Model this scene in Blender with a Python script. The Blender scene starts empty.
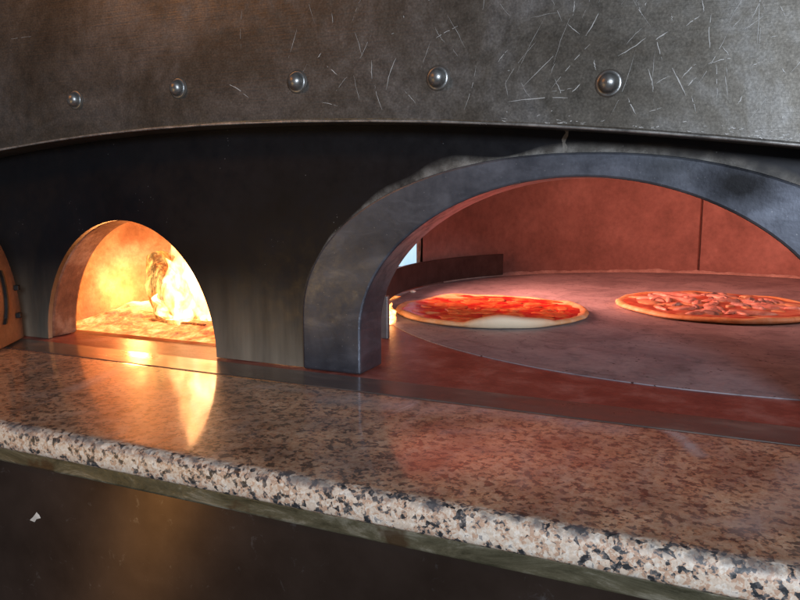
import bpy, bmesh, math, random
from mathutils import Vector, noise as mn
U = 0.22                       # one working unit in metres (camera height above the counter)
rnd = random.Random(7)
sc = bpy.context.scene
col = sc.collection
R = math.radians

# ------------------------------------------------------------------ helpers
def link(name, verts, faces, mats, parent=None, smooth=False, bevel=0, mi=None, seg=2):
    me = bpy.data.meshes.new(name)
    me.from_pydata([(x * U, y * U, z * U) for x, y, z in verts], [], faces)
    if not isinstance(mats, (list, tuple)): mats = [mats]
    for m in mats: me.materials.append(m)
    if mi: me.polygons.foreach_set('material_index', mi)
    bm = bmesh.new(); bm.from_mesh(me)
    if not mi: bmesh.ops.recalc_face_normals(bm, faces=bm.faces)
    bm.to_mesh(me); bm.free()
    if smooth: me.polygons.foreach_set('use_smooth', [True] * len(me.polygons))
    o = bpy.data.objects.new(name, me); col.objects.link(o)
    if parent is not None:
        o.parent = parent
        p = parent
        off = Vector((0, 0, 0))
        while p is not None:
            off += p.location; p = p.parent
        o.location = -off
    if bevel:
        b = o.modifiers.new('bevel', 'BEVEL'); b.width = bevel * U; b.segments = seg; b.limit_method = 'ANGLE'; b.angle_limit = R(40)
    return o

def thing(name, label, cat, loc, group=None):
    o = bpy.data.objects.new(name, None); col.objects.link(o)
    o.empty_display_size = .05
    o.location = tuple(v * U for v in loc)
    return tag(o, label, cat, group)

def tag(o, label=None, cat=None, group=None, kind=None):
    if label: o['label'] = label
    if cat: o['category'] = cat
    if group: o['group'] = group
    if kind: o['kind'] = kind
    return o

def box(x0, x1, y0, y1, z0, z1):
    v = [(x, y, z) for x in (x0, x1) for y in (y0, y1) for z in (z0, z1)]
    f = [(0, 1, 3, 2), (4, 6, 7, 5), (0, 4, 5, 1), (2, 3, 7, 6), (0, 2, 6, 4), (1, 5, 7, 3)]
    return v, f

def panel(low, ztop, y0, y1):
    """Upright sheet whose lower edge follows low (list of s, z), flat top."""
    v, f = [], []
    for s, z in low:
        v += [(s, y0, z), (s, y1, z), (s, y0, ztop), (s, y1, ztop)]
    n = len(low)
    for i in range(n - 1):
        a, b = 4 * i, 4 * i + 4
        f.append((a, a + 1, b + 1, b))
        if abs(low[i][0] - low[i + 1][0]) > 1e-5:
            f += [(a, b, b + 2, a + 2), (a + 1, a + 3, b + 3, b + 1), (a + 2, b + 2, b + 3, a + 3)]
    f += [(0, 2, 3, 1), (4 * n - 4, 4 * n - 3, 4 * n - 1, 4 * n - 2)]
    return v, f

def weld(o, d=1e-4):
    bm = bmesh.new(); bm.from_mesh(o.data)
    bmesh.ops.remove_doubles(bm, verts=bm.verts, dist=d * U)
    bmesh.ops.recalc_face_normals(bm, faces=bm.faces)
    bm.to_mesh(o.data); bm.free()

def arch_pts(cx, a, z0, h, n=40, p=2.0):
    """Arch from left foot to right foot."""
    pts = [(cx - a, 0.0)]
    for i in range(n + 1):
        t = math.pi - math.pi * i / n
        c, s = math.cos(t), math.sin(t)
        e = 2 / p
        pts.append((cx + a * math.copysign(abs(c) ** e, c), z0 + h * abs(s) ** e))
    pts.append((cx + a, 0.0))
    if z0 < 1e-6: pts = pts[1:-1]
    return pts

def ringed(outer, inner, y0, y1):
    """Arch frame between two profiles with the same number of points."""
    v, f = [], []
    for (a, b), (c, d) in zip(outer, inner):
        v += [(a, y0, b), (c, y0, d), (c, y1, d), (a, y1, b)]
    n = len(outer)
    for i in range(n - 1):
        p, q = 4 * i, 4 * i + 4
        for k in range(4):
            f.append((p + k, p + (k + 1) % 4, q + (k + 1) % 4, q + k))
    f += [(0, 3, 2, 1), (4 * n - 4, 4 * n - 3, 4 * n - 2, 4 * n - 1)]
    return v, f

# ------------------------------------------------------------------ node materials
class NM:
    def __init__(s, name):
        s.m = bpy.data.materials.new(name); s.m.use_nodes = True
        s.t = s.m.node_tree; s.n = s.t.nodes; s.l = s.t.links
        s.bsdf = s.n['Principled BSDF']; s.out = s.n['Material Output']
        s.tc = s.n.new('ShaderNodeTexCoord')
        s.co = s.tc.outputs['Object']
    def lk(s, a, b): s.l.new(a, b)
    def mapping(s, scale=(1, 1, 1), rot=(0, 0, 0), loc=(0, 0, 0), src=None):
        m = s.n.new('ShaderNodeMapping'); m.inputs['Scale'].default_value = scale
        m.inputs['Rotation'].default_value = rot; m.inputs['Location'].default_value = loc
        s.lk(src or s.co, m.inputs['Vector']); return m.outputs['Vector']
    def noise(s, scale, detail=5, rough=.55, dist=0, vec=None):
        n = s.n.new('ShaderNodeTexNoise'); n.inputs['Scale'].default_value = scale
        n.inputs['Detail'].default_value = detail; n.inputs['Roughness'].default_value = rough
        n.inputs['Distortion'].default_value = dist
        s.lk(vec or s.co, n.inputs['Vector']); return n
    def vor(s, scale, feature='F1', vec=None, rand=1):
        n = s.n.new('ShaderNodeTexVoronoi'); n.feature = feature; n.inputs['Scale'].default_value = scale
        n.inputs['Randomness'].default_value = rand
        s.lk(vec or s.co, n.inputs['Vector']); return n
    def ramp(s, fac, stops, interp='LINEAR'):
        r = s.n.new('ShaderNodeValToRGB'); r.color_ramp.interpolation = interp
        e = r.color_ramp.elements
        while len(e) > 1: e.remove(e[0])
        e[0].position = stops[0][0]; e[0].color = col4(stops[0][1])
        for p, c in stops[1:]:
            k = e.new(p); k.color = col4(c)
        s.lk(fac, r.inputs['Fac']); return r.outputs['Color']
    def mix(s, fac, a, b, mode='MIX'):
        m = s.n.new('ShaderNodeMix'); m.data_type = 'RGBA'; m.blend_type = mode
        for sock, val in ((m.inputs['Factor'], fac), (m.inputs[6], a), (m.inputs[7], b)):
            if hasattr(val, 'is_linked'): s.lk(val, sock)
            elif isinstance(val, (int, float)): sock.default_value = val if sock.type == 'VALUE' else col4(val)
            else: sock.default_value = col4(val)
        return m.outputs[2]
    def math(s, op, a, b=None, clamp=False):
        m = s.n.new('ShaderNodeMath'); m.operation = op; m.use_clamp = clamp
        for i, v in enumerate((a, b)):
            if v is None: continue
            if hasattr(v, 'is_linked'): s.lk(v, m.inputs[i])
            else: m.inputs[i].default_value = v
        return m.outputs[0]
    def attr(s, name):
        a = s.n.new('ShaderNodeAttribute'); a.attribute_name = name; return a.outputs['Fac']
    def set(s, **k):
        for key, v in k.items():
            i = s.bsdf.inputs[key.replace('_', ' ')]
            if hasattr(v, 'is_linked'): s.lk(v, i)
            else: i.default_value = col4(v) if i.type == 'RGBA' else v
        return s
    def bump(s, h, strength=.3, dist=.002):
        b = s.n.new('ShaderNodeBump'); b.inputs['Strength'].default_value = strength
        b.inputs['Distance'].default_value = dist
        s.lk(h, b.inputs['Height']); s.lk(b.outputs['Normal'], s.bsdf.inputs['Normal']); return s
def col4(c):
    if isinstance(c, (int, float)): return (c, c, c, 1)
    return tuple(c) if len(c) == 4 else (*c, 1)

def m_hood():
    m = NM('worn_hood_steel')
    n1 = m.noise(7, 8, .68, .5); n2 = m.noise(60, 5, .7); n3 = m.noise(420, 3, .6)
    base = m.ramp(n1.outputs['Fac'], [(.3, (.085, .072, .055)), (.48, (.15, .138, .118)), (.66, (.25, .245, .235))])
    speck = m.ramp(n3.outputs['Fac'], [(.35, .72), (.6, 1.0), (.72, 1.25)])
    c = m.mix(1, base, speck, 'MULTIPLY')
    rough = m.ramp(n2.outputs['Fac'], [(.3, .33), (.7, .54)])
    # fine brushed hairlines in the rolling direction
    br = m.noise(90, 4, .6, vec=m.mapping((.12, 1, 6), (0, R(4), 0)))
    m.set(Base_Color=c, Metallic=.82, Roughness=rough, Anisotropic=.25)
    h = m.math('ADD', m.math('MULTIPLY', n3.outputs['Fac'], .25), m.math('MULTIPLY', br.outputs['Fac'], .6))
    m.bump(h, .22, .0012); return m.m

def m_scratch():
    m = NM('scratched_bright_steel')
    m.set(Base_Color=(.52, .52, .50), Metallic=.2, Roughness=.45); return m.m

def m_black():
    m = NM('blackened_front_steel')
    n1 = m.noise(7, 6, .6); n2 = m.noise(40, 5, .7)
    st = m.noise(26, 4, .6, vec=m.mapping((1, 1, .12)))
    base = m.ramp(n1.outputs['Fac'], [(.3, (.006, .006, .008)), (.7, (.014, .014, .018))])
    # paler foot: streaky reflection of the lit counter painted into the colour
    sx = m.n.new('ShaderNodeSeparateXYZ'); m.lk(m.co, sx.inputs[0])
    foot = m.math('SUBTRACT', 1.0, m.math('DIVIDE', sx.outputs['Z'], .135), True)
    foot = m.math('MULTIPLY', m.math('POWER', foot, 1.6), m.ramp(st.outputs['Fac'], [(.3, .35), (.7, 1.0)]))
    base = m.mix(foot, base, (.42, .37, .28))
    dust = m.vor(170); d1 = m.math('LESS_THAN', dust.outputs['Distance'], .10)
    gate = m.noise(14, 2); d2 = m.math('MULTIPLY', d1, m.math('GREATER_THAN', gate.outputs['Fac'], .61))
    c = m.mix(m.math('MULTIPLY', d2, .3), base, (.5, .5, .52))
    rough = m.ramp(n2.outputs['Fac'], [(.3, .33), (.7, .55)])
    m.set(Base_Color=c, Metallic=.45, Roughness=rough)
    m.bump(n2.outputs['Fac'], .12, .001); return m.m

def m_frame():
    m = NM('blue_grey_arch_steel')
    n1 = m.noise(11, 6, .62, .4); n2 = m.noise(70, 5, .7); n3 = m.noise(350, 2)
    base = m.ramp(n1.outputs['Fac'], [(.28, (.06, .064, .08)), (.5, (.115, .124, .15)), (.72, (.19, .203, .24))])
    dust = m.vor(120); d1 = m.math('LESS_THAN', dust.outputs['Distance'], .07)
    base = m.mix(m.math('MULTIPLY', d1, .35), base, (.5, .5, .5))
    smear = m.noise(16, 4, .65, .8, vec=m.mapping((1, 1, 3), (0, R(20), 0)))
    base = m.mix(m.ramp(smear.outputs['Fac'], [(.5, 0.0), (.75, .30)]), base, (.30, .33, .40))
    def spot(c, r, sq):
        d = m.n.new('ShaderNodeVectorMath'); d.operation = 'DISTANCE'
        m.lk(m.mapping(sq, (0, R(35), 0), tuple(-x * U for x in (0, 0, 0))), d.inputs[0])
        mm = m.n.new('ShaderNodeMapping'); mm.inputs['Rotation'].default_value = (0, R(35), 0); mm.inputs['Scale'].default_value = sq
        mm.inputs['Location'].default_value = (0, 0, 0)
        mm.inputs['Vector'].default_value = tuple(x * U for x in c); m.lk(mm.outputs[0], d.inputs[1])
        nz = m.noise(60, 4, .6)
        e = m.math('ADD', m.math('DIVIDE', d.outputs['Value'], r * U), m.math('MULTIPLY', m.math('SUBTRACT', nz.outputs['Fac'], .5), .5))
        return m.math('SUBTRACT', 1.0, e, True)
    base = m.mix(m.math('MULTIPLY', spot((2.24, -.02, 1.05), .26, (1, 1, 1.7)), 1.3, True), base, (.012, .012, .014))
    base = m.mix(m.math('MULTIPLY', spot((1.95, -.02, 1.13), .20, (1, 1, 1.7)), .6, True), base, (.02, .022, .02))
    sx = m.n.new('ShaderNodeSeparateXYZ'); m.lk(m.co, sx.inputs[0])
    ash = m.math('MULTIPLY', m.math('GREATER_THAN', sx.outputs['Y'], -.006 * U), m.math('MULTIPLY', m.math('SUBTRACT', sx.outputs['Z'], .45 * U), 1 / (.35 * U), True))
    nn = m.noise(45, 6, .7)
    base = m.mix(m.math('MULTIPLY', ash, m.ramp(nn.outputs['Fac'], [(.36, .1), (.54, .95)])), base, (.50, .49, .50))
    m.set(Base_Color=base, Metallic=.7, Roughness=m.ramp(n2.outputs['Fac'], [(.3, .32), (.7, .5)]))
    m.bump(m.math('ADD', n3.outputs['Fac'], n2.outputs['Fac']), .08, .001); return m.m

def m_granite():
    m = NM('speckled_pink_granite')
    warp = m.noise(190, 3, .6)
    v = m.n.new('ShaderNodeVectorMath'); v.operation = 'MULTIPLY_ADD'
    v.inputs[1].default_value = (.0035, .0035, .0035); m.lk(warp.outputs['Color'], v.inputs[0]); m.lk(m.co, v.inputs[2])
    vec = v.outputs[0]
    a = m.vor(215, vec=vec); b = m.vor(420, vec=vec)
    ca = m.n.new('ShaderNodeSeparateColor'); m.lk(a.outputs['Color'], ca.inputs[0])
    cb = m.n.new('ShaderNodeSeparateColor'); m.lk(b.outputs['Color'], cb.inputs[0])
    clump = m.noise(92, 3, .6)
    f = m.math('ADD', m.math('MULTIPLY', ca.outputs[0], .42), m.math('MULTIPLY', clump.outputs['Fac'], 1.0))
    f = m.math('ADD', f, m.math('MULTIPLY', cb.outputs[0], .26)); f = m.math('MULTIPLY', f, .62)
    c = m.ramp(f, [(0, (.022, .024, .027)), (.385, (.08, .08, .082)), (.425, (.19, .17, .155)), (.455, (.58, .38, .26)), (.53, (.74, .61, .48)), (.66, (.82, .74, .63)), (.76, (.36, .34, .32))], 'CONSTANT')
    fine = m.noise(500, 3, .6)
    c = m.mix(.55, c, m.ramp(fine.outputs['Fac'], [(.3, .6), (.7, 1.2)]), 'MULTIPLY')
    # flour and finger smears left on the top
    fl = m.attr('flour'); sm = m.noise(30, 6, .68, 1.2, vec=m.mapping((1, .35, 1), (0, 0, R(-32))))
    haze_ = m.ramp(sm.outputs['Fac'], [(.5, 0.0), (.75, .30)])
    fm = m.math('ADD', m.math('MULTIPLY', fl, m.ramp(sm.outputs['Fac'], [(.3, .5), (.6, 1.0)])), m.math('MULTIPLY', haze_, m.attr('top')), True)
    top_tint = m.noise(24, 5, .65); c = m.mix(m.math('MULTIPLY', m.attr('top'), m.ramp(top_tint.outputs['Fac'], [(.35, .55), (.65, 1.0)])), c, (.90, .66, .49), 'MULTIPLY'); top_dull = m.noise(33, 6, .7, .6); c = m.mix(m.math('MULTIPLY', m.attr('top'), m.ramp(top_dull.outputs['Fac'], [(.3, .12), (.7, .5)])), c, (.40, .275, .20)); blot = m.noise(17, 4, .6); c = m.mix(m.attr('top'), c, m.mix(1, c, m.ramp(blot.outputs['Fac'], [(.35, (.55, .53, .52)), (.6, (1.12, 1.08, 1.0))]), 'MULTIPLY'))  # warmer, duller top: grazing light and reflections tinted in, along with dust
    c = m.mix(fm, c, (.50, .47, .46))
    wear = m.noise(75, 4, .6)
    edge = m.math('MULTIPLY', m.attr('arris'), m.ramp(wear.outputs['Fac'], [(.45, 0.0), (.6, .7)]))
    c = m.mix(edge, c, (.13, .125, .13))
    r = m.math('ADD', m.ramp(sm.outputs['Fac'], [(.3, .05), (.7, .12)]), m.math('MULTIPLY', fm, .25))
    r = m.math('ADD', r, m.math('MULTIPLY', m.math('SUBTRACT', 1.0, m.attr('top')), .38))
    m.set(Base_Color=c, Roughness=.4, Specular_IOR_Level=.4, Coat_Weight=1.0, Coat_Roughness=r, Coat_IOR=1.6)
    m.bump(wear.outputs['Fac'], .04, .0008); return m.m

def m_strip():
    m = NM('worn_threshold_steel')
    n1 = m.noise(18, 6, .65, vec=m.mapping((.3, 1, 1))); n2 = m.noise(200, 4, .7)
    c = m.ramp(n1.outputs['Fac'], [(.3, (.055, .048, .044)), (.55, (.12, .10, .09)), (.75, (.26, .22, .19))])
    m.set(Base_Color=c, Metallic=.2, Coat_Weight=.6, Coat_Roughness=.14, Roughness=m.ramp(n1.outputs['Fac'], [(.35, .2), (.6, .5)]))
    m.bump(n2.outputs['Fac'], .1, .0008); return m.m

def m_stone(name, dark, mid, lite, scale=12, rough=.85, bump=.35):
    m = NM(name)
    n1 = m.noise(scale, 7, .65); n2 = m.noise(scale * 9, 5, .7); n3 = m.noise(scale * 2.5, 4, .6, .8)
    c = m.ramp(n1.outputs['Fac'], [(.3, dark), (.5, mid), (.72, lite)])
    c = m.mix(.6, c, m.ramp(n2.outputs['Fac'], [(.3, .7), (.7, 1.2)]), 'MULTIPLY')
    m.set(Base_Color=c, Roughness=rough, Specular_IOR_Level=.3)
    h = m.math('ADD', n2.outputs['Fac'], n3.outputs['Fac'])
    m.bump(h, bump, .002); return m.m

def m_deck():
    m = NM('turning_deck_stone')
    n1 = m.noise(7, 7, .66, .6); n2 = m.noise(120, 5, .7); n3 = m.noise(26, 5, .7, 1.0)
    c = m.ramp(n1.outputs['Fac'], [(.3, (.18, .165, .19)), (.5, (.30, .28, .31)), (.7, (.43, .40, .43))])
    c = m.mix(m.ramp(n3.outputs['Fac'], [(.52, 0.0), (.7, .55)]), c, (.09, .075, .08))
    dd = m.n.new('ShaderNodeVectorMath'); dd.operation = 'DISTANCE'; dd.inputs[1].default_value = (2.2 * U, 3.4 * U, 0); m.lk(m.co, dd.inputs[0])
    cb = m.n.new('ShaderNodeCombineXYZ'); m.lk(dd.outputs['Value'], cb.inputs[0])
    wob = m.math('MULTIPLY', n1.outputs['Fac'], .06); m.lk(wob, cb.inputs[1])
    rg = m.noise(85, 5, .7, vec=cb.outputs[0])
    c = m.mix(m.ramp(rg.outputs['Fac'], [(.52, 0.0), (.72, .4)]), c, (.36, .33, .33))
    c = m.mix(m.ramp(rg.outputs['Fac'], [(.3, .5), (.45, 0.0)]), c, (.08, .065, .065))
    c = m.mix(.5, c, m.ramp(n2.outputs['Fac'], [(.3, .7), (.7, 1.15)]), 'MULTIPLY')
    fk = m.vor(75); gk = m.noise(9, 3)
    c = m.mix(m.math('MULTIPLY', m.math('LESS_THAN', fk.outputs['Distance'], .13), m.math('GREATER_THAN', gk.outputs['Fac'], .50)), c, (.035, .026, .026))
    m.set(Base_Color=c, Roughness=m.ramp(n3.outputs['Fac'], [(.3, .42), (.7, .65)]), Specular_IOR_Level=.5)
    m.bump(n2.outputs['Fac'], .12, .001); return m.m

def m_plain(name, c, rough=.5, metal=0.0, scale=60, var=.35, bump=.1):
    m = NM(name)
    n = m.noise(scale, 5, .65)
    lo = tuple(x * (1 - var) for x in c); hi = tuple(min(1, x * (1 + var)) for x in c)
    m.set(Base_Color=m.ramp(n.outputs['Fac'], [(.3, lo), (.7, hi)]), Roughness=rough, Metallic=metal)
    m.bump(n.outputs['Fac'], bump, .001); return m.m

def m_rail():
    m = NM('greasy_olive_rail_steel')
    n1 = m.noise(48, 7, .75, .8, vec=m.mapping((.3, 1, 1))); n2 = m.noise(160, 4, .7)
    rust = m.noise(9, 5, .6)
    c = m.ramp(n1.outputs['Fac'], [(.32, (.035, .032, .016)), (.52, (.125, .112, .068)), (.68, (.33, .305, .235))])
    c = m.mix(m.ramp(rust.outputs['Fac'], [(.60, 0.0), (.64, .8)]), c, (.06, .03, .012))
    m.set(Base_Color=c, Metallic=.35, Roughness=m.ramp(n2.outputs['Fac'], [(.3, .3), (.7, .55)]))
    m.bump(n1.outputs['Fac'], .3, .0015); return m.m

def m_lower():
    m = NM('dark_lower_steel')
    n1 = m.noise(9, 6, .6); n2 = m.noise(55, 5, .75, .5)
    tg = m.n.new('ShaderNodeTangent'); tg.direction_type = 'RADIAL'; tg.axis = 'Z'
    c = m.ramp(n1.outputs['Fac'], [(.3, (.06, .038, .027)), (.7, (.13, .09, .07))])
    c = m.mix(m.ramp(n2.outputs['Fac'], [(.62, 0.0), (.78, .5)]), c, (.35, .33, .33))
    m.set(Base_Color=c, Metallic=.8, Roughness=.29, Anisotropic=.85, Anisotropic_Rotation=.25)
    m.lk(tg.outputs[0], m.bsdf.inputs['Tangent'])
    return m.m

def m_emit(name, stops, strength, scale=20, stretch=(1, 1, .45), coord='noise'):
    m = NM(name)
    n = m.noise(scale, 4, .6, .8, vec=m.mapping(stretch))
    e = m.n.new('ShaderNodeEmission')
    m.lk(m.ramp(n.outputs['Fac'], stops), e.inputs['Color']); e.inputs['Strength'].default_value = strength
    m.lk(e.outputs[0], m.out.inputs['Surface']); return m.m

def m_flame(strength):
    m = NM('wood_flame')
    n = m.noise(26, 4, .6, 1.0, vec=m.mapping((1, 1, .4)))
    lw = m.n.new('ShaderNodeLayerWeight'); lw.inputs['Blend'].default_value = .5
    e = m.n.new('ShaderNodeEmission')
    m.lk(m.ramp(n.outputs['Fac'], [(.3, (1, .20, .04)), (.48, (1, .42, .13)), (.65, (1, .62, .32))]), e.inputs['Color'])
    core = m.math('POWER', m.math('SUBTRACT', 1.0, lw.outputs['Facing'], True), 1.6)
    m.lk(m.math('MULTIPLY', core, strength), e.inputs['Strength'])
    t = m.n.new('ShaderNodeBsdfTransparent'); mx = m.n.new('ShaderNodeMixShader')
    f = m.math('ADD', lw.outputs['Facing'], m.ramp(n.outputs['Fac'], [(.3, .45), (.5, 0.0)]), True)
    m.lk(f, mx.inputs[0]); m.lk(e.outputs[0], mx.inputs[1]); m.lk(t.outputs[0], mx.inputs[2])
    m.lk(mx.outputs[0], m.out.inputs['Surface']); return m.m

def m_embers():
    m = NM('glowing_ash_bed')
    n1 = m.noise(48, 7, .75, .4); n2 = m.noise(110, 5, .7)
    c = m.ramp(n2.outputs['Fac'], [(.3, (.10, .07, .06)), (.6, (.50, .40, .34))])
    hot = m.ramp(n1.outputs['Fac'], [(.33, (.03, .003, 0)), (.44, (.9, .14, .015)), (.56, (1, .38, .07)), (.70, (1, .7, .3))])
    m.set(Base_Color=c, Roughness=.9, Emission_Color=hot, Emission_Strength=1.35)
    m.bump(n2.outputs['Fac'], .6, .003); return m.m

def m_log():
    m = NM('burning_split_wood')
    n1 = m.noise(55, 6, .7, .4, vec=m.mapping((1, 1, .35), (0, R(-25), 0))); n2 = m.noise(160, 4, .7)
    n3 = m.noise(24, 4, .6)
    c = m.ramp(n1.outputs['Fac'], [(.3, (.04, .016, .008)), (.55, (.14, .055, .022)), (.75, (.34, .16, .07))])
    glow = m.ramp(n3.outputs['Fac'], [(.36, (.10, .012, .001)), (.46, (.9, .22, .03)), (.58, (1, .5, .12))])
    char = m.ramp(n1.outputs['Fac'], [(.42, .15), (.6, 1.0)])
    m.set(Base_Color=c, Roughness=.85, Emission_Color=m.mix(1, glow, char, 'MULTIPLY'), Emission_Strength=2.2)
    m.bump(m.math('ADD', n2.outputs['Fac'], n1.outputs['Fac']), .7, .003); return m.m

def m_crust():
    m = NM('pale_baking_dough')
    n1 = m.noise(45, 5, .6); n2 = m.noise(180, 4, .7)
    c = m.ramp(n1.outputs['Fac'], [(.3, (.70, .50, .30)), (.55, (.66, .34, .14)), (.75, (.40, .15, .05))])
    raw = m.attr('raw'); c = m.mix(raw, c, (.92, .78, .56))
    m.set(Base_Color=c, Roughness=.6); m.bump(n2.outputs['Fac'], .25, .0015); return m.m

def m_sauce(name, stops, scale=34):
    m = NM(name)
    n1 = m.noise(scale, 5, .6, .7); n2 = m.noise(190, 4, .65)
    m.set(Base_Color=m.ramp(n1.outputs['Fac'], stops), Roughness=.28)
    m.bump(m.math('ADD', n2.outputs['Fac'], n1.outputs['Fac']), .3, .002); return m.m

HOOD, SCR, BLACK, FRAME = m_hood(), m_scratch(), m_black(), m_frame()
GRAN, STRIP, DECK, RAIL, LOWER = m_granite(), m_strip(), m_deck(), m_rail(), m_lower()
BRICK = m_stone('brick_red_chamber_lining', (.15, .085, .073), (.21, .118, .102), (.28, .17, .15), 7, .8, .25)
LINING = m_stone('firebox_lining_clay', (.09, .038, .022), (.18, .085, .05), (.44, .29, .20), 13, .9, .8)
FIREWALL = m_stone('firebox_back_wall', (.15, .075, .045), (.27, .155, .105), (.46, .33, .26), 13, .9, .6)
HEARTH = m_stone('red_hearth_stone', (.15, .036, .03), (.25, .068, .052), (.42, .20, .17), 16, .38, .3)
DARKST = m_plain('soot_dark_guard_steel', (.055, .04, .038), .5, .6, 30)
BOLT = m_plain('bolt_steel', (.30, .30, .29), .38, .85, 120, .4, .3)
SHELL = m_plain('casing_steel', (.25, .25, .25), .5, .7, 20)
DOORM = m_stone('heat_browned_door_steel', (.11, .05, .024), (.19, .09, .045), (.26, .14, .075), 14, .6, .2)
BLKPART = m_plain('soot_black_iron', (.015, .013, .012), .6, .4, 60)
BOLT_SHADE = m_plain('bolt_ring_shade', (.07, .06, .05), .6, .2, 90)  # dark washer ring, painted shadow round each bolt head

# ================================================================== PIZZA OVEN
oven = thing('pizza_oven', 'dark steel pizza oven with riveted hood, two arched mouths and a turning deck', 'oven', (1.0, 0, 0))

# --- hood with gently arched lower lip
def hood_z(s):
    d = s + .35
    return 1.383 - (.030 if d < 0 else .0245) * d * d
low = [(-4 + 10.4 * i / 90, hood_z(-4 + 10.4 * i / 90)) for i in range(91)]
HY = -.225
v, f = panel(low, 3.4, HY, 0.012)
hood = link('hood', v, f, HOOD, oven); weld(hood)
hood['label'] = 'scratched steel hood with arched lower lip'
bv = hood.modifiers.new('bevel', 'BEVEL'); bv.width = .014 * U; bv.segments = 3; bv.limit_method = 'ANGLE'; bv.angle_limit = R(50)

SC = [(1.438, 1.846, 1.485, 1.75), (1.534, 1.836, 1.531, 1.77), (1.511, 1.739, 1.564, 1.692), (1.229, 1.493, 1.371, 1.675), (1.322, 1.488, 1.471, 1.624), (1.237, 1.519, 1.248, 1.448), (1.303, 1.515, 1.36, 1.424), (1.249, 1.421, 1.521, 1.425), (1.449, 1.472, 1.609, 1.647), (1.538, 1.449, 1.572, 1.482), (1.646, 1.784, 1.59, 1.682), (1.628, 1.579, 1.638, 1.536), (1.728, 1.588, 1.839, 1.653), (1.8, 1.801, 1.819, 1.743), (1.879, 1.657, 1.907, 1.559), (1.879, 1.641, 1.925, 1.669), (1.994, 1.687, 2.045, 1.721), (2.049, 1.783, 2.059, 1.735), (2.086, 1.725, 2.09, 1.592), (2.115, 1.543, 2.128, 1.393), (2.086, 1.53, 2.182, 1.546), (1.989, 1.481, 2.04, 1.533), (2.014, 1.447, 2.036, 1.478), (1.948, 1.523, 2.009, 1.407), (1.888, 1.463, 1.942, 1.492), (2.032, 1.406, 2.051, 1.34), (2.154, 1.517, 2.16, 1.478), (2.207, 1.365, 2.22, 1.396), (2.211, 1.652, 2.28, 1.699), (2.314, 1.398, 2.297, 1.329), (1.777, 1.411, 1.813, 1.343), (0.464, 1.797, 0.502, 1.675), (-0.318, 1.6, -0.178, 1.514), (0.353, 1.515, 0.429, 1.594), (0.271, 1.47, 0.364, 1.446), (0.303, 1.646, 0.366, 1.598), (-1.986, 1.963, -1.746, 1.966), (0.573, 1.537, 0.611, 1.415), (0.687, 1.657, 0.633, 1.509), (0.888, 1.782, 0.939, 1.706), (0.948, 1.831, 1.038, 1.675), (0.894, 1.732, 1.003, 1.776), (0.974, 1.681, 1.024, 1.623), (1.198, 1.601, 1.244, 1.65), (0.729, 1.504, 0.792, 1.435)]
for _ in range(75):
    s = rnd.choice([1.35, 1.9, 2.1, 2.4, 2.75, .7, .3]) + rnd.gauss(0, .16); z = rnd.uniform(hood_z(s) + .04, 2.1)
    L = rnd.choice([.012, .03, .05, .09, .14]); a = R(rnd.choice([60, 50, 75, 115, 100, 15]) + rnd.uniform(-15, 15))
    SC.append((s, z, s + L * math.cos(a), z + L * math.sin(a)))
for _ in range(34):
    s = rnd.choice([.5, 1.2, 1.5, 1.9, 2.2, 2.5, 2.9]) + rnd.gauss(0, .25); z = rnd.uniform(hood_z(s) + .06, 2.0); L = rnd.uniform(.12, .34); a = R(rnd.choice([52, 58, 66, 80, 112]) + rnd.uniform(-12, 12))
    SC.append((s, z, s + L * math.cos(a), z + L * math.sin(a)))
for _ in range(110):
    s = 1.2 + 2.2 * rnd.random() ** .7; z = hood_z(s) + .018 + .05 * rnd.random() ** 2.5; L = rnd.uniform(.006, .03); a = R(rnd.uniform(-25, 25))
    SC.append((s, z, s + L * math.cos(a), z + L * math.sin(a)))
v, f = [], []
for q, (a, b, c, d) in enumerate(SC):
    L = math.hypot(c - a, d - b); wx, wz = -(d - b) / L, (c - a) / L
    w = rnd.uniform(.0005, .0011) if L > .11 and q > 44 else rnd.uniform(.0008, .0024); n = 8
    breaks = set(k for k in range(n) if rnd.random() < (.14 if L > .06 else .06))
    bow = rnd.uniform(-.05, .05) * L
    pv = None
    for k in range(n + 1):
        t = k / n; ww = w * (math.sin(math.pi * min(.97, max(.03, t))) ** .6) * rnd.uniform(.5, 1.2)
        o_ = bow * math.sin(math.pi * t) + rnd.uniform(-.0015, .0015)
        x, z = a + (c - a) * t + wx * o_, b + (d - b) * t + wz * o_
        i = len(v); v += [(x - wx * ww, HY - .002, z - wz * ww), (x + wx * ww, HY - .002, z + wz * ww)]
        if pv is not None and (k - 1) not in breaks: f.append((pv, i, i + 1, pv + 1))
        pv = i
scr = link('scratch_marks', v, f, SCR, hood)
tag(scr, 'bright scratches scored into the steel hood', kind='stuff')

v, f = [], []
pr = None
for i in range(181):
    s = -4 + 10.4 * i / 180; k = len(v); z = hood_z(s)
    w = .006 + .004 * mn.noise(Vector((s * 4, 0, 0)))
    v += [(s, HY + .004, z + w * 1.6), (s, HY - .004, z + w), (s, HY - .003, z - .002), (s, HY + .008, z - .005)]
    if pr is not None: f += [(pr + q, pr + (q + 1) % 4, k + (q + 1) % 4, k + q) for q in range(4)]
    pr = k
link('lip_highlight_strip', v, f, m_plain('lip_highlight_steel', (.36, .35, .33), .38, .6, 70, .6, .3), hood, True)  # pale strip standing in for the reflection along the rounded lip

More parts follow.
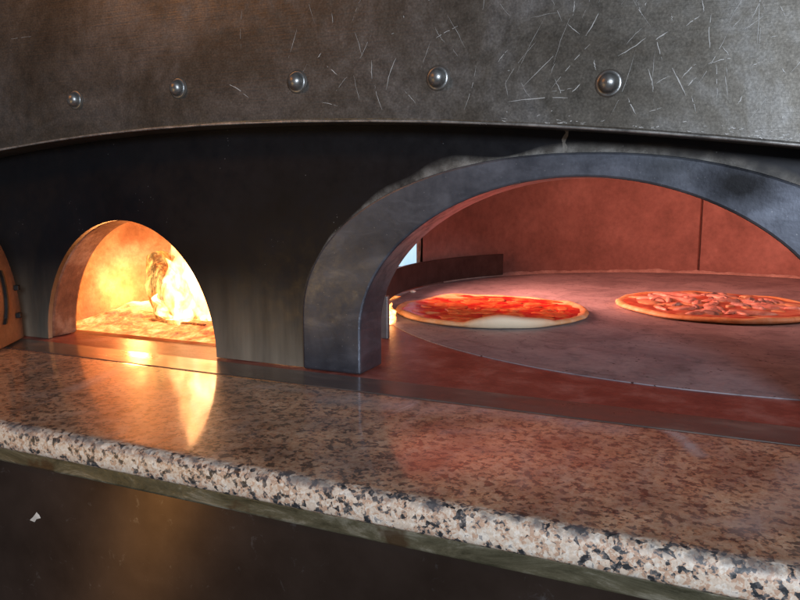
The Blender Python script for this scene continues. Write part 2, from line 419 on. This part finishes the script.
# --- bolts along the lip
def bolt_mesh():
    prof = [(.060, 0.001), (.058, .004), (.052, .006), (.044, .006), (.042, .014), (.040, .024), (.033, .037), (.022, .045), (.010, .049), (0, .050)]
    n = 28; v, f = [], []
    for r, h in prof:
        for k in range(n):
            t = 2 * math.pi * k / n; v.append((r * math.cos(t), -h, r * math.sin(t)))
    for i in range(len(prof) - 1):
        for k in range(n):
            f.append((i * n + k, i * n + (k + 1) % n, (i + 1) * n + (k + 1) % n, (i + 1) * n + k))
    f.append(tuple(range(n)))
    mi = [1 if i < 2 * n else 0 for i in range(len(f) - 1)] + [1]
    return v, f, mi
BS = [(-2.23, 1.518), (-1.44, 1.569), (-.653, 1.592), (.125, 1.579), (.905, 1.548), (1.695, 1.477)]
bolt0 = None
for s, z in BS:
    if bolt0 is None:
        v, f, mi = bolt_mesh()
        b = link('bolt', v, f, [BOLT, BOLT_SHADE], None, True, mi=mi); bolt0 = b
    else:
        b = bolt0.copy(); col.objects.link(b)
    b.parent = hood; b.location = ((s) * U, HY * U, z * U)
    b.rotation_euler = (0, rnd.uniform(0, 3), 0)

# --- front plate with the two arched openings
FB = arch_pts(-1.378, .73, 0, .838, 44)                     # firebox mouth
RO = arch_pts(1.543, 1.543, .30, .90, 56, 2.12)             # outside of the big arch frame
RI = arch_pts(1.543, 1.17, .25, .835, 56, 1.94)             # inside of it
cut = [(s * 1.0, z) for s, z in RO]
low = [(-4.2, 0)] + FB + cut + [(6.4, 0)]
v, f = panel(low, 2.6, .015, .05)
plate = link('front_plate', v, f, BLACK, oven); weld(plate)
plate['label'] = 'soot black steel front plate'

v, f = ringed(RO, RI, -.02, .265)
frame = link('arch_frame', v, f, FRAME, oven, bevel=.012)
frame['label'] = 'blue grey steel arch around the wide mouth'
# pale worn smears on the plate round the frame (dough and flour rubbed into the joint)
RS = arch_pts(1.543, 1.543, .30, .90, 360, 2.12)
v, f, ww = [], [], []
pr = None
for i, (s, z) in enumerate(RS):
    if i < 4 or i > 340: continue
    t_ = math.pi - math.pi * (i - 1) / 360
    nx, nz = math.cos(t_) / 1.543, math.sin(t_) / .9; L = math.hypot(nx, nz); nx /= L; nz /= L
    zq = min(1, max(0, (z - .85) / .3)); zq = zq * zq * (3 - 2 * zq)
    w = .012 + (.02 + .055 * zq) * max(0, mn.noise(Vector((i * .035, 3.1, 0))) + .45)
    amp = min(1, max(0, .75 + 1.1 * mn.noise(Vector((i * .05, 8.2, 0))) + .35 * mn.noise(Vector((i * .3, 1.2, 0)))))
    k = len(v)
    for q in range(5):
        v.append((s + nx * w * q / 4, .012, z + nz * w * q / 4)); ww.append(amp * (1 - q / 4) * (1 if q else .9))
    if pr is not None: f += [(pr + q, pr + q + 1, k + q + 1, k + q) for q in range(4)]
    pr = k
for (a, b, c, d) in ((1.462, 1.20, 1.472, 1.325),):
    k = len(v)
    for q in range(9):
        z = b + (d - b) * q / 8; x = a + (c - a) * q / 8 + .006 * math.sin(q * 1.3); h = .006 + .006 * abs(math.sin(q * 2.1))
        v += [(x - h, .011, z), (x + h, .011, z)]; ww += [1.0, .8]
        if q: f.append((k + 2 * q - 2, k + 2 * q - 1, k + 2 * q + 1, k + 2 * q))
SMR = NM('dried_flour_smear'); sn = SMR.noise(50, 6, .7)
SMR.set(Base_Color=SMR.ramp(sn.outputs['Fac'], [(.3, (.14, .12, .095)), (.7, (.36, .34, .31))]), Roughness=.7)
SMR.lk(SMR.math('MULTIPLY', SMR.attr('cover'), SMR.ramp(sn.outputs['Fac'], [(.3, .35), (.6, 1.0)]), True), SMR.bsdf.inputs['Alpha'])
smear = link('flour_smear', v, f, SMR.m, plate)
at = smear.data.attributes.new('cover', 'FLOAT', 'POINT')
for i, w in enumerate(ww): at.data[i].value = w

# --- firebox lining: jamb then the niche with its dome
v, f = ringed([(-1.378 + (s + 1.378) * 1.22, z * 1.18) for s, z in FB], FB, .052, .27)
jamb = link('firebox_jamb', v, f, LINING, oven, bevel=.02)
plan = [(-2.16, .272), (-2.42, .5), (-2.42, .9), (-2.3, 1.35), (-2.05, 1.85), (-1.75, 2.4), (-1.45, 2.95), (-1.1, 3.5), (-.86, 3.84)]
def spl(pts, n):
    out = []
    for i in range(len(pts) - 1):
        p0, p1, p2, p3 = pts[max(0, i - 1)], pts[i], pts[i + 1], pts[min(len(pts) - 1, i + 2)]
        for k in range(n):
            t = k / n
            out.append(tuple(.5 * (2 * b + (c - a) * t + (2 * a - 5 * b + 4 * c - d) * t * t + (-a + 3 * b - 3 * c + d) * t ** 3) for a, b, c, d in zip(p0, p1, p2, p3)))
    out.append(pts[-1]); return out
plan = spl(plan, 6)
v, f = [], []
NZ = 22
for i, (s, n_) in enumerate(plan):
    for k in range(NZ + 1):
        t = k / NZ
        lean = .75 * max(0, t - .35) ** 2
        z = 1.62 * t - .02
        cx = -1.0; q = lean
        j = .02 * mn.noise(Vector((s * 3, n_ * 3, z * 3)))
        v.append((s + (cx - s) * q + j, n_ + (1.4 - n_) * q * .4 + j, z))
W = NZ + 1
for i in range(len(plan) - 1):
    for k in range(NZ):
        f.append((i * W + k, (i + 1) * W + k, (i + 1) * W + k + 1, i * W + k + 1))
link('firebox_wall', v, f, FIREWALL, oven, True)

# --- main chamber: curved wall, guard, ceiling, floor
CX, CY, RW, RD = 2.2, 3.4, 3.05, 3.0
def circ(a, r): return (CX + r * math.cos(R(a)), CY + r * math.sin(R(a)))
v, f = [], []
angs = [-70 + (172 + 70) * i / 150 for i in range(151)]
for a in angs:
    seam = .012 if abs(a - 95.2) < .9 else 0
    s, n_ = circ(a, RW + seam)
    for z in (-.02, .03, .4, .8, 1.2, 1.56): v.append((s, n_, z))
for i in range(len(angs) - 1):
    for k in range(5): f.append((i * 6 + k, i * 6 + 6 + k, i * 6 + 7 + k, i * 6 + 1 + k))
wall = link('chamber_wall', v, f, BRICK, oven, False)
wall['label'] = 'curved brick red chamber wall'
for p in wall.data.polygons: p.use_smooth = True
# dark vertical joint of two lining sections
v, f = [], []
for z in (0.03, 1.5):
    for a in (95.05, 95.35):
        s, n_ = circ(a, RW - .006); v.append((s, n_, z))
link('lining_joint', v, [(0, 1, 3, 2)], m_plain('joint_soot', (.08, .03, .022), .9), wall)
# pale ash line along the foot of the wall
v, f = [], []
pr = None
for i in range(161):
    a = 40 + 125 * i / 160
    w = .012 + .05 * abs(mn.noise(Vector((a * .11, 0, 0)))) + .01 * rnd.random()
    k = len(v)
    for rr, z in ((RW - .01, .012 + w), (RW - .03, .012 + w * .5), (RW - .05, .004)):
        v.append((*circ(a, rr), z))
    if pr is not None:
        f += [(pr, k, k + 1, pr + 1), (pr + 1, k + 1, k + 2, pr + 2)]
    pr = k
link('ash_line', v, f, m_stone('grey_ash', (.26, .18, .16), (.36, .27, .24), (.5, .4, .36), 30, .95), wall, True)

v, f = box(-2.62, 5.45, .11, 6.55, 1.55, 1.62)
link('chamber_ceiling', v, f, BRICK, oven)
for (x0, x1, y0, y1, z0, z1) in ((-2.75, 5.55, 6.56, 6.62, -.12, 1.7), (-2.75, -2.68, .11, 6.55, -.12, 1.7), (5.48, 5.55, .11, 6.55, -.12, 1.7), (-2.75, 5.55, .11, 6.62, 1.71, 1.76)):
    v, f = box(x0, x1, y0, y1, z0, z1); link('outer_casing', v, f, SHELL, oven)

# hearth floor, thin gap, turning deck
v, f = box(-2.67, 5.47, -.06, 6.55, -.12, -.004)
link('hearth_floor', v, f, HEARTH, oven)
n = 160
v = []; f = []
for r, z in ((RD, -.02), (RD, .0015), (RD - .002, .002), (2.0, .002), (1.0, .002)):
    for k in range(n):
        s, n_ = circ(360 * k / n, r); v.append((s, n_, z))
for i in range(4):
    for k in range(n): f.append((i * n + k, i * n + (k + 1) % n, (i + 1) * n + (k + 1) % n, (i + 1) * n + k))
f.append(tuple(4 * n + k for k in range(n)))
deck = link('turning_deck', v, f, DECK, oven)
deck['label'] = 'round grey stone turning deck'

# guard plate between deck and fire
v, f = [], []
ga = [146 + (206 - 146) * i / 60 for i in range(61)]
for a in ga:
    for r, z in ((2.955, .028), (2.955, .285), (2.985, .285), (2.985, .028)):
        v.append((*circ(a, r), z))
for i in range(60):
    for k in range(4): f.append((i * 4 + k, i * 4 + (k + 1) % 4, i * 4 + 4 + (k + 1) % 4, i * 4 + 4 + k))
f += [(0, 3, 2, 1), (240, 241, 242, 243)]
g = link('guard_plate', v, f, DARKST, oven, bevel=.006)
v, f = box(.02, .075, .98, 1.02, -.003, .30)
link('guard_post', v, f, SHELL, g, bevel=.006)
g['label'] = 'low curved dark steel guard beside the deck'

# small bright opening far left in the chamber, seen over the guard

# threshold strip
v, f = box(-4.2, 6.4, -.325, -.066, -.10, .002)
th = link('threshold_strip', v, f, STRIP, oven, bevel=.006)
th['label'] = 'worn steel strip along the oven mouths'

# firebox door, swung open
door_o = []
hx, hy = -2.24, -.07; ux, uy = .52, -.854
prof = [((s + 2.108), z * 1.03) for s, z in FB]
v, f = [], []
nx, ny = uy * -1, ux
for d in (0, .06):
    for t, z in prof: v.append((hx + ux * t - nx * -d * -1, hy + uy * t - ny * d, z + .012))
N = len(prof)
f.append(tuple(range(N))); f.append(tuple(range(2 * N - 1, N - 1, -1)))
for i in range(N): f.append((i, (i + 1) % N, N + (i + 1) % N, N + i))
door = link('firebox_door', v, f, DOORM, oven, bevel=.01)
door['label'] = 'arched firebox door swung open, lit orange'
def on_door(t, z, d): return (hx + ux * t + nx * d, hy + uy * t + ny * d, z)
def door_box(name, t0, t1, z0, z1, d0, d1, mat):
    v = [on_door(t, z, d) for t in (t0, t1) for d in (d0, d1) for z in (z0, z1)]
    return link(name, v, box(0, 1, 0, 1, 0, 1)[1], mat, door, bevel=.004)
for z in (.17, .36): door_box('door_bolt', .085, .125, z, z + .035, .0, .03, BLKPART)
v, f = [], []
pts = [(.34, .52), (.31, .47), (.285, .40), (.275, .33), (.28, .26), (.30, .20), (.33, .165)]
for t, z in pts:
    for dt, d in ((-.012, .002), (-.012, .02), (.012, .02), (.012, .002)): v.append(on_door(t + dt, z, d))
for i in range(len(pts) - 1):
    for k in range(4): f.append((i * 4 + k, i * 4 + (k + 1) % 4, i * 4 + 4 + (k + 1) % 4, i * 4 + 4 + k))
f += [(0, 1, 2, 3), tuple(len(v) - 4 + k for k in (3, 2, 1, 0))]
link('door_handle', v, f, BLKPART, door)

# small pale blue glowing pane beyond the guard
wv = []
for s, n_ in ((-1.05, 3.42), (-1.02, 3.40), (-.86, 3.74), (-.89, 3.76)):
    for z in (.24, .66): wv.append((s, n_, z))
wf = [(0, 1, 3, 2), (2, 3, 5, 4), (4, 5, 7, 6), (6, 7, 1, 0), (1, 7, 5, 3), (0, 2, 4, 6)]
win = link('pale_blue_pane', wv, wf, m_emit('pale_blue_emission', [(.3, (.38, .66, 1)), (.7, (.72, .90, 1))], 1.0, 9), oven)
win['label'] = 'small pale blue lit opening'

# ================================================================== COUNTER
cs = spl([(0, 0), (1, 0)], 1)
prof = []                                                   # profile n, z of slab from back bottom round the front to back top
T = .118
prof = [(-.33, -T), (-.7, -T), (-1.1, -T), (-1.40, -T), (-1.438, -T + .004), (-1.45, -T + .016), (-1.452, -.08), (-1.452, -.05), (-1.450, -.030), (-1.443, -.015), (-1.430, -.005), (-1.412, -.001), (-1.39, 0)]
prof += [(-1.39 + (1.06) * i / 56, 0) for i in range(1, 57)]
NS = 640
v, f = [], []
for i in range(NS + 1):
    s = -4.2 + 10.6 * i / NS
    for n_, z in prof: v.append((s, n_, z))
P = len(prof)
for i in range(NS):
    for k in range(P): f.append((i * P + k, i * P + (k + 1) % P, (i + 1) * P + (k + 1) % P, (i + 1) * P + k))
f += [tuple(range(P)), tuple(NS * P + k for k in range(P - 1, -1, -1))]
counter = link('granite_counter', v, f, GRAN, None, True)
tag(counter, 'polished pink and black speckled granite counter in front of the oven', 'counter')
me = counter.data
fa = me.attributes.new('flour', 'FLOAT', 'POINT'); ta = me.attributes.new('top', 'FLOAT', 'POINT'); aa = me.attributes.new('arris', 'FLOAT', 'POINT')
STK = [([(1.70, -.17), (1.90, -.24), (2.05, -.37), (2.15, -.6)], .042, 1.0), ([(1.05, -.36), (1.45, -.36), (1.8, -.40)], .13, .5),
       ([(-.86, -.87), (-.93, -.6), (-1.0, -.33)], .07, .6), ([(.5, -.5), (1.0, -.45)], .14, .5), ([(1.15, -.75), (1.4, -.6)], .05, .3),
       ([(2.3, -1.2), (2.45, -.9), (2.5, -.6)], .10, .35), ([(0, -.45), (.4, -.42)], .05, .3)]
def sd(p, a, b):
    ax, ay = b[0] - a[0], b[1] - a[1]; t = max(0, min(1, ((p[0] - a[0]) * ax + (p[1] - a[1]) * ay) / (ax * ax + ay * ay)))
    return math.hypot(p[0] - a[0] - ax * t, p[1] - a[1] - ay * t)
for i, vx in enumerate(me.vertices):
    x, y, z = vx.co / U
    ta.data[i].value = 1.0 if z > -.004 and y > -1.41 else 0
    aa.data[i].value = 1.0 if -.02 < z < -.0005 and y < -1.40 else .0
    if z > -.003:
        w = 0
        for pts, r, k in STK:
            d = min(sd((x, y), pts[j], pts[j + 1]) for j in range(len(pts) - 1))
            w = max(w, k * max(0, 1 - (d / r) ** 1.5))
        fa.data[i].value = w

# ================================================================== BASE CABINET
cab = thing('oven_base', 'dark steel base cabinet with greasy olive rail under the granite counter', 'cabinet', (1, -1.3, -2.2))
v, f = box(-4.2, 6.4, -1.408, -1.30, -.196, -.122)
rail = link('trim_rail', v, f, RAIL, cab, bevel=.012, seg=3); rail['label'] = 'olive grey trim rail'
v, f = box(-4.2, 6.4, -1.372, -1.31, -2.2, -.199)
lp = link('front_panel', v, f, LOWER, cab); lp['label'] = 'dark brown steel panel'
v, f = box(-4.2, 6.4, -1.29, 6.5, -2.2, -.13)
link('cabinet_body', v, f, SHELL, cab)
v = [(-.631, -1.374, -.469), (-.605, -1.374, -.447), (-.582, -1.374, -.421), (-.566, -1.374, -.432), (-.558, -1.374, -.445), (-.585, -1.374, -.455), (-.60, -1.374, -.472)]
link('paper_scrap', v, [tuple(range(7))], m_plain('off_white_paper', (.55, .54, .50), .8), lp)

# ================================================================== FIRE
log_root = thing('split_log', 'burning split log standing on embers in the small arched firebox', 'log', (-1.65, .95, 0))
def split_log(p0, p1, r, tw, name='wood', sides=9, rings=14, seed=1):
    rr = random.Random(seed)
    a, b = Vector(p0), Vector(p1); ax = (b - a).normalized()
    x = ax.orthogonal().normalized(); y = ax.cross(x)
    radii = [r * rr.uniform(.75, 1.25) for _ in range(sides)]
    for k in (0, 1): radii[k] *= .55                         # the flat split face
    v, f = [], []
    for i in range(rings + 1):
        t = i / rings; c = a.lerp(b, t)
        tap = (1 - .55 * max(0, t - .55) / .45) if True else 1
        for k in range(sides):
            th = 2 * math.pi * k / sides + tw
            j = 1 + .14 * mn.noise(Vector((k * 1.3 + seed, t * 5, seed)))
            q = c + (x * math.cos(th) + y * math.sin(th)) * radii[k] * tap * j
            v.append(tuple(q))
    for i in range(rings):
        for k in range(sides): f.append((i * sides + k, i * sides + (k + 1) % sides, (i + 1) * sides + (k + 1) % sides, (i + 1) * sides + k))
    f += [tuple(range(sides)), tuple(rings * sides + k for k in range(sides - 1, -1, -1))]
    return v, f
LOGM = m_log()
v, f = split_log((-1.66, .84, .02), (-1.92, .90, .52), .20, .4, seed=4)
link('wood', v, f, LOGM, log_root)
v, f = split_log((-1.52, .76, .04), (-1.72, .82, .36), .09, .9, seed=9)
link('charred_face', v, f, m_log(), log_root)
lr2 = thing('firewood_stick', 'thin charred firewood stick lying on the glowing embers', 'log', (-1.5, .7, 0))
v, f = split_log((-1.95, .66, .05), (-1.22, .62, .06), .035, .2, sides=7, seed=12)
link('wood', v, f, LOGM, lr2)

# ember bed
v, f = [], []
nx_, ny_ = 60, 60
for i in range(nx_ + 1):
    for j in range(ny_ + 1):
        s = -2.42 + 1.75 * i / nx_; n_ = .30 + 2.6 * j / ny_
        e = min(1, min(i, nx_ - i) / 8, j / 8, (ny_ - j) / 8)
        h = .012 + e * (.03 + .035 * (mn.noise(Vector((s * 5, n_ * 5, 0))) + .5) + .016 * mn.noise(Vector((s * 22, n_ * 22, 4))))
        h += e * .07 * math.exp(-((s + 2.25) ** 2 / .10 + (n_ - .95) ** 2 / .25))
        v.append((s, n_, h))
for i in range(nx_):
    for j in range(ny_):
        a = i * (ny_ + 1) + j; f.append((a, a + ny_ + 1, a + ny_ + 2, a + 1))
emb = link('glowing_embers', v, f, m_embers(), None, True)
tag(emb, 'bed of glowing orange embers and ash inside the small arched firebox', 'embers', kind='stuff')

# flames: closed tongues
FL = m_flame(9.0)
def tongue(p, h, r, lean, seed):
    v, f = [], []; n, m = 28, 32
    for i in range(m + 1):
        t = i / m
        rad = r * (math.sin(math.pi * (t * .88 + .12)) ** .8) * (1 - t * .35)
        cx = p[0] + lean[0] * t ** 1.3 + .06 * mn.noise(Vector((seed, t * 3, 0)))
        cy = p[1] + lean[1] * t ** 1.3 + .06 * mn.noise(Vector((seed, t * 3, 9)))
        for k in range(n):
            th = 2 * math.pi * k / n
            j = 1 + .45 * mn.noise(Vector((math.cos(th) * 1.2 + seed, math.sin(th) * 1.2, t * 5))) + .22 * mn.noise(Vector((math.cos(th) * 3 + seed, math.sin(th) * 3, t * 12)))
            v.append((cx + rad * j * math.cos(th), cy + rad * j * math.sin(th), p[2] + h * t))
    for i in range(m):
        for k in range(n): f.append((i * n + k, i * n + (k + 1) % n, (i + 1) * n + (k + 1) % n, (i + 1) * n + k))
    return v, f
fire = thing('wood_fire', 'bright yellow white flames rising around the burning split log', 'fire', (-1.4, 1.1, .03))
for i, (p, h, r, l) in enumerate([((-1.50, 1.10, .02), 1.08, .30, (-.34, .05)), ((-1.58, 1.22, .02), 1.42, .26, (-.30, 0)), ((-1.32, .80, .02), .84, .19, (-.24, 0)), ((-1.47, .68, .03), .50, .13, (-.20, .05)), ((-1.60, .64, .03), .24, .07, (-.06, 0)), ((-1.42, .92, .02), 1.0, .24, (-.26, .05)), ((-1.1, 1.5, .02), .9, .24, (-.05, .1)), ((-1.56, 1.0, .02), .86, .20, (-.16, 0)), ((-.16, 1.52, .0), .17, .06, (0, 0))]):
    v, f = tongue(p, h, r, l, i * 3.7)
    link('flame', v, f, FL, fire, True)

# ================================================================== PIZZAS
def pizza(name, label, c, rx, ry, rot, seed, raw_dir, sauce_m, bits, flap=1.0):
    rr = random.Random(seed)
    root = thing(name, label, 'pizza', (c[0], c[1], .005), 'pizzas baking on the turning deck')
    NA, zb = 96, .006
    def rad(th): return 1 + .045 * mn.noise(Vector((math.cos(th) * 1.6 + seed, math.sin(th) * 1.6, 0))) + .02 * mn.noise(Vector((math.cos(th) * 5 + seed, math.sin(th) * 5, 2)))
    def pt(th, k, z):
        x, y = rx * k * rad(th) * math.cos(th), ry * k * rad(th) * math.sin(th)
        return (c[0] + x * math.cos(rot) - y * math.sin(rot), c[1] + x * math.sin(rot) + y * math.cos(rot), zb + z)
    rings = [(.0, .0), (.55, .0), (.95, .0), (.985, .012), (1.0, .020), (.992, .036), (.972, .046), (.95, .046), (.92, .040), (.89, .034), (.5, .036), (0.0, .036)]
    v, f, raw = [], [], []
    for q, (k, z) in enumerate(rings):
        for i in range(NA):
            th = 2 * math.pi * i / NA
            puff = 1 + .45 * mn.noise(Vector((math.cos(th) * 3 + seed, math.sin(th) * 3, 7)))
            d = math.cos(th - raw_dir); rw = flap * max(0, (d - .90) / .1) ** .7 if d > .90 else 0
            zz = z * (puff if 2 < q < 10 else 1) + (.040 * rw if 3 < q < 9 else 0)
            v.append(pt(th, k * (1 - .10 * rw if 7 <= q < 10 else 1), zz)); raw.append(rw if q < 10 else 0)
    for q in range(len(rings) - 1):
        for i in range(NA): f.append((q * NA + i, q * NA + (i + 1) % NA, (q + 1) * NA + (i + 1) % NA, (q + 1) * NA + i))
    cr = link('crust', v, f, m_crust(), root, True)
    at = cr.data.attributes.new('raw', 'FLOAT', 'POINT')
    for i, w in enumerate(raw): at.data[i].value = w
    # sauce sheet
    v, f = [], []
    KR = 16
    for q in range(KR + 1):
        for i in range(NA):
            th = 2 * math.pi * i / NA; k = .955 * (1 - q / KR)
            d = math.cos(th - raw_dir); cutr = 1 - flap * .20 * max(0, (d - .90) / .1) ** .7 if d > .90 else 1
            k *= cutr * (1 + .03 * mn.noise(Vector((math.cos(th) * 6, math.sin(th) * 6, seed))))
            x, y, _ = pt(th, k, 0)
            z = .042 + .012 * mn.noise(Vector((x * 7, y * 7, seed))) + -.0 + .006 * mn.noise(Vector((x * 22, y * 22, seed))) - (.012 if q == 0 else 0)
            v.append((x, y, zb + z))
    for q in range(KR):
        for i in range(NA): f.append((q * NA + i, q * NA + (i + 1) % NA, (q + 1) * NA + (i + 1) % NA, (q + 1) * NA + i))
    link('tomato_sauce', v, f, sauce_m, root, True)
    # toppings: many small uneven patches per kind
    for nm, mat, cnt, r0, r1, hh, kmax, ar in bits:
        v, f = [], []
        for _ in range(cnt):
            th, k = rr.uniform(0, 2 * math.pi), math.sqrt(rr.random()) * kmax
            if math.cos(th - raw_dir) > .88 and k > .68: continue
            x0, y0, _z = pt(th, k, 0)
            r = rr.uniform(r0, r1); asp = rr.uniform(*ar); an = rr.uniform(0, 3.1); sd_ = rr.uniform(0, 50)
            b = len(v); n = 16
            zc = zb + .043 + .012 * mn.noise(Vector((x0 * 7, y0 * 7, seed)))
            for kk, hz in ((1.0, -.004), (.85, hh * .6), (.45, hh), (.0, hh * .9)):
                for i in range(n):
                    t = 2 * math.pi * i / n
                    j = 1 + .5 * mn.noise(Vector((math.cos(t) * 1.3 + sd_, math.sin(t) * 1.3, sd_)))
                    px, py = r * kk * j * math.cos(t), r * asp * kk * j * math.sin(t)
                    X, Y = px * math.cos(an) - py * math.sin(an), px * math.sin(an) + py * math.cos(an)
                    v.append((x0 + X, y0 + Y, zc + hz * (1 + .5 * mn.noise(Vector((X * 30, Y * 30, sd_))))))
            for q in range(3):
                for i in range(n): f.append((b + q * n + i, b + q * n + (i + 1) % n, b + (q + 1) * n + (i + 1) % n, b + (q + 1) * n + i))
        o = link(nm, v, f, mat, root, True); o['kind'] = 'stuff'
    return root
SA1 = m_sauce('bright_tomato_sauce', [(.36, (.50, .012, .016)), (.47, (.62, .025, .022)), (.56, (.70, .13, .035)), (.68, (.76, .28, .09))])
SA2 = m_sauce('baked_tomato_sauce', [(.35, (.32, .05, .03)), (.5, (.50, .11, .06)), (.68, (.62, .30, .17))])
CH1 = m_sauce('melted_orange_cheese', [(.35, (.66, .07, .03)), (.52, (.74, .20, .06)), (.7, (.80, .36, .13))], 60)
CH2 = m_sauce('browned_cheese', [(.35, (.52, .22, .11)), (.55, (.68, .40, .22)), (.7, (.76, .56, .38))], 50)
HAM = m_sauce('cooked_ham', [(.35, (.50, .20, .16)), (.55, (.68, .38, .31)), (.7, (.74, .52, .44))], 50)
ONI = m_sauce('grey_mushroom', [(.35, (.20, .13, .12)), (.6, (.42, .30, .28))], 60)
pizza('pizza', 'cheese and tomato pizza with a raw white dough edge, beside the dark guard plate', (.41, 2.34), .83, .80, R(10), 3, R(-62) - R(10), SA1,
      [('melted_cheese', CH1, 60, .03, .12, .004, .80, (.4, 1))])
pizza('pizza', 'pizza with ham strips and browned toppings, at the middle of the turning deck', (2.16, 3.36), .84, .86, R(20), 21, R(-75), SA2,
      [('melted_cheese', CH2, 40, .04, .13, .008, .8, (.4, 1)), ('ham', HAM, 46, .07, .20, .018, .76, (.16, .4)), ('mushroom', ONI, 22, .05, .12, .022, .8, (.15, .45))], .12)

v, f = [], []
for i in range(6):
    for k in range(10):
        th, ph = 2 * math.pi * k / 10, math.pi * (i + .5) / 6
        r = .022 * (1 + .4 * mn.noise(Vector((math.cos(th) * 2, math.sin(th) * 2, ph * 2))))
        v.append((-.70 + 1.5 * r * math.sin(ph) * math.cos(th), 3.26 + r * math.sin(ph) * math.sin(th), .014 + .7 * r * math.cos(ph)))
for i in range(5):
    for k in range(10): f.append((i * 10 + k, i * 10 + (k + 1) % 10, i * 10 + 10 + (k + 1) % 10, i * 10 + 10 + k))
f += [tuple(range(10)), tuple(range(59, 49, -1))]
cr = link('dough_crumb', v, f, m_plain('pale_dough', (.75, .66, .56), .7), None, True)
tag(cr, 'tiny pale dough crumb on the deck at the foot of the guard', 'crumb')

# ================================================================== CAMERA, LIGHT, WORLD
cam = bpy.data.cameras.new('camera'); co = bpy.data.objects.new('camera', cam); col.objects.link(co)
co.location = (2.177 * U, -3.525 * U, 1.0 * U)
co.rotation_euler = (R(90 - 8.3), 0, R(24)); cam.sensor_width = 36; cam.lens = 32.4
cam.clip_start = .01; cam.clip_end = 100
sc.camera = co

def lamp(name, kind, loc, power, color, size=.2, target=None, size_y=None):
    l = bpy.data.lights.new(name, kind); l.energy = power; l.color = color
    if kind == 'AREA':
        l.size = size * U
        if size_y: l.shape = 'RECTANGLE'; l.size_y = size_y * U
    else: l.shadow_soft_size = size * U
    o = bpy.data.objects.new(name, l); col.objects.link(o); o.location = tuple(x * U for x in loc)
    if target: o.rotation_euler = (Vector(target) - Vector(loc)).to_track_quat('-Z', 'Y').to_euler()
    return o
lamp('kitchen_ceiling_lamp', 'AREA', (5.8, -8.0, 2.6), 30, (.78, .87, 1.0), 2.2, (1.8, 0, .3), 1.4)
lamp('warm_pendant_lamp', 'AREA', (-5.2, -5.5, 5.2), 3.2, (1.0, .36, .05), 1.2, (-1.2, 0, 1.3))
lamp('added_streak_lamp', 'AREA', (-3.2, -5.4, -.9), 1.3, (1.0, .58, .18), .2, (.2, -1.4, -.6), 1.8)  # added low lamp, only there for the warm streak on the lower panel
lamp('fire_glow', 'POINT', (-1.50, 1.02, .50), 3.6, (1.0, .35, .11), .16)
lamp('ember_glow', 'POINT', (-2.22, .98, .22), 1.7, (1.0, .36, .10), .08)
fd = lamp('deck_fill_lamp', 'AREA', (-.80, 2.6, .95), 6.2, (1.0, .34, .25), 1.1, (2.2, 4.4, .65)); fd.data.spread = R(95)  # hidden area lamp added to spread the fire's red light through the chamber
lamp('chamber_fill_lamp', 'AREA', (4.3, 2.8, 1.5), 2.2, (1.0, .60, .52), 1.3, (2.0, 3.0, 0))  # unseen fill lamp added to brighten the deck and pizzas

w = bpy.data.worlds.new('World'); sc.world = w; w.use_nodes = True
bg = w.node_tree.nodes['Background']
bg.inputs[0].default_value = (.55, .62, .75, 1); bg.inputs[1].default_value = .10
vs = sc.view_settings; vs.view_transform = 'Standard'; vs.look = 'None'; vs.gamma = 1; vs.exposure = .15
sc.cycles.max_bounces = 8
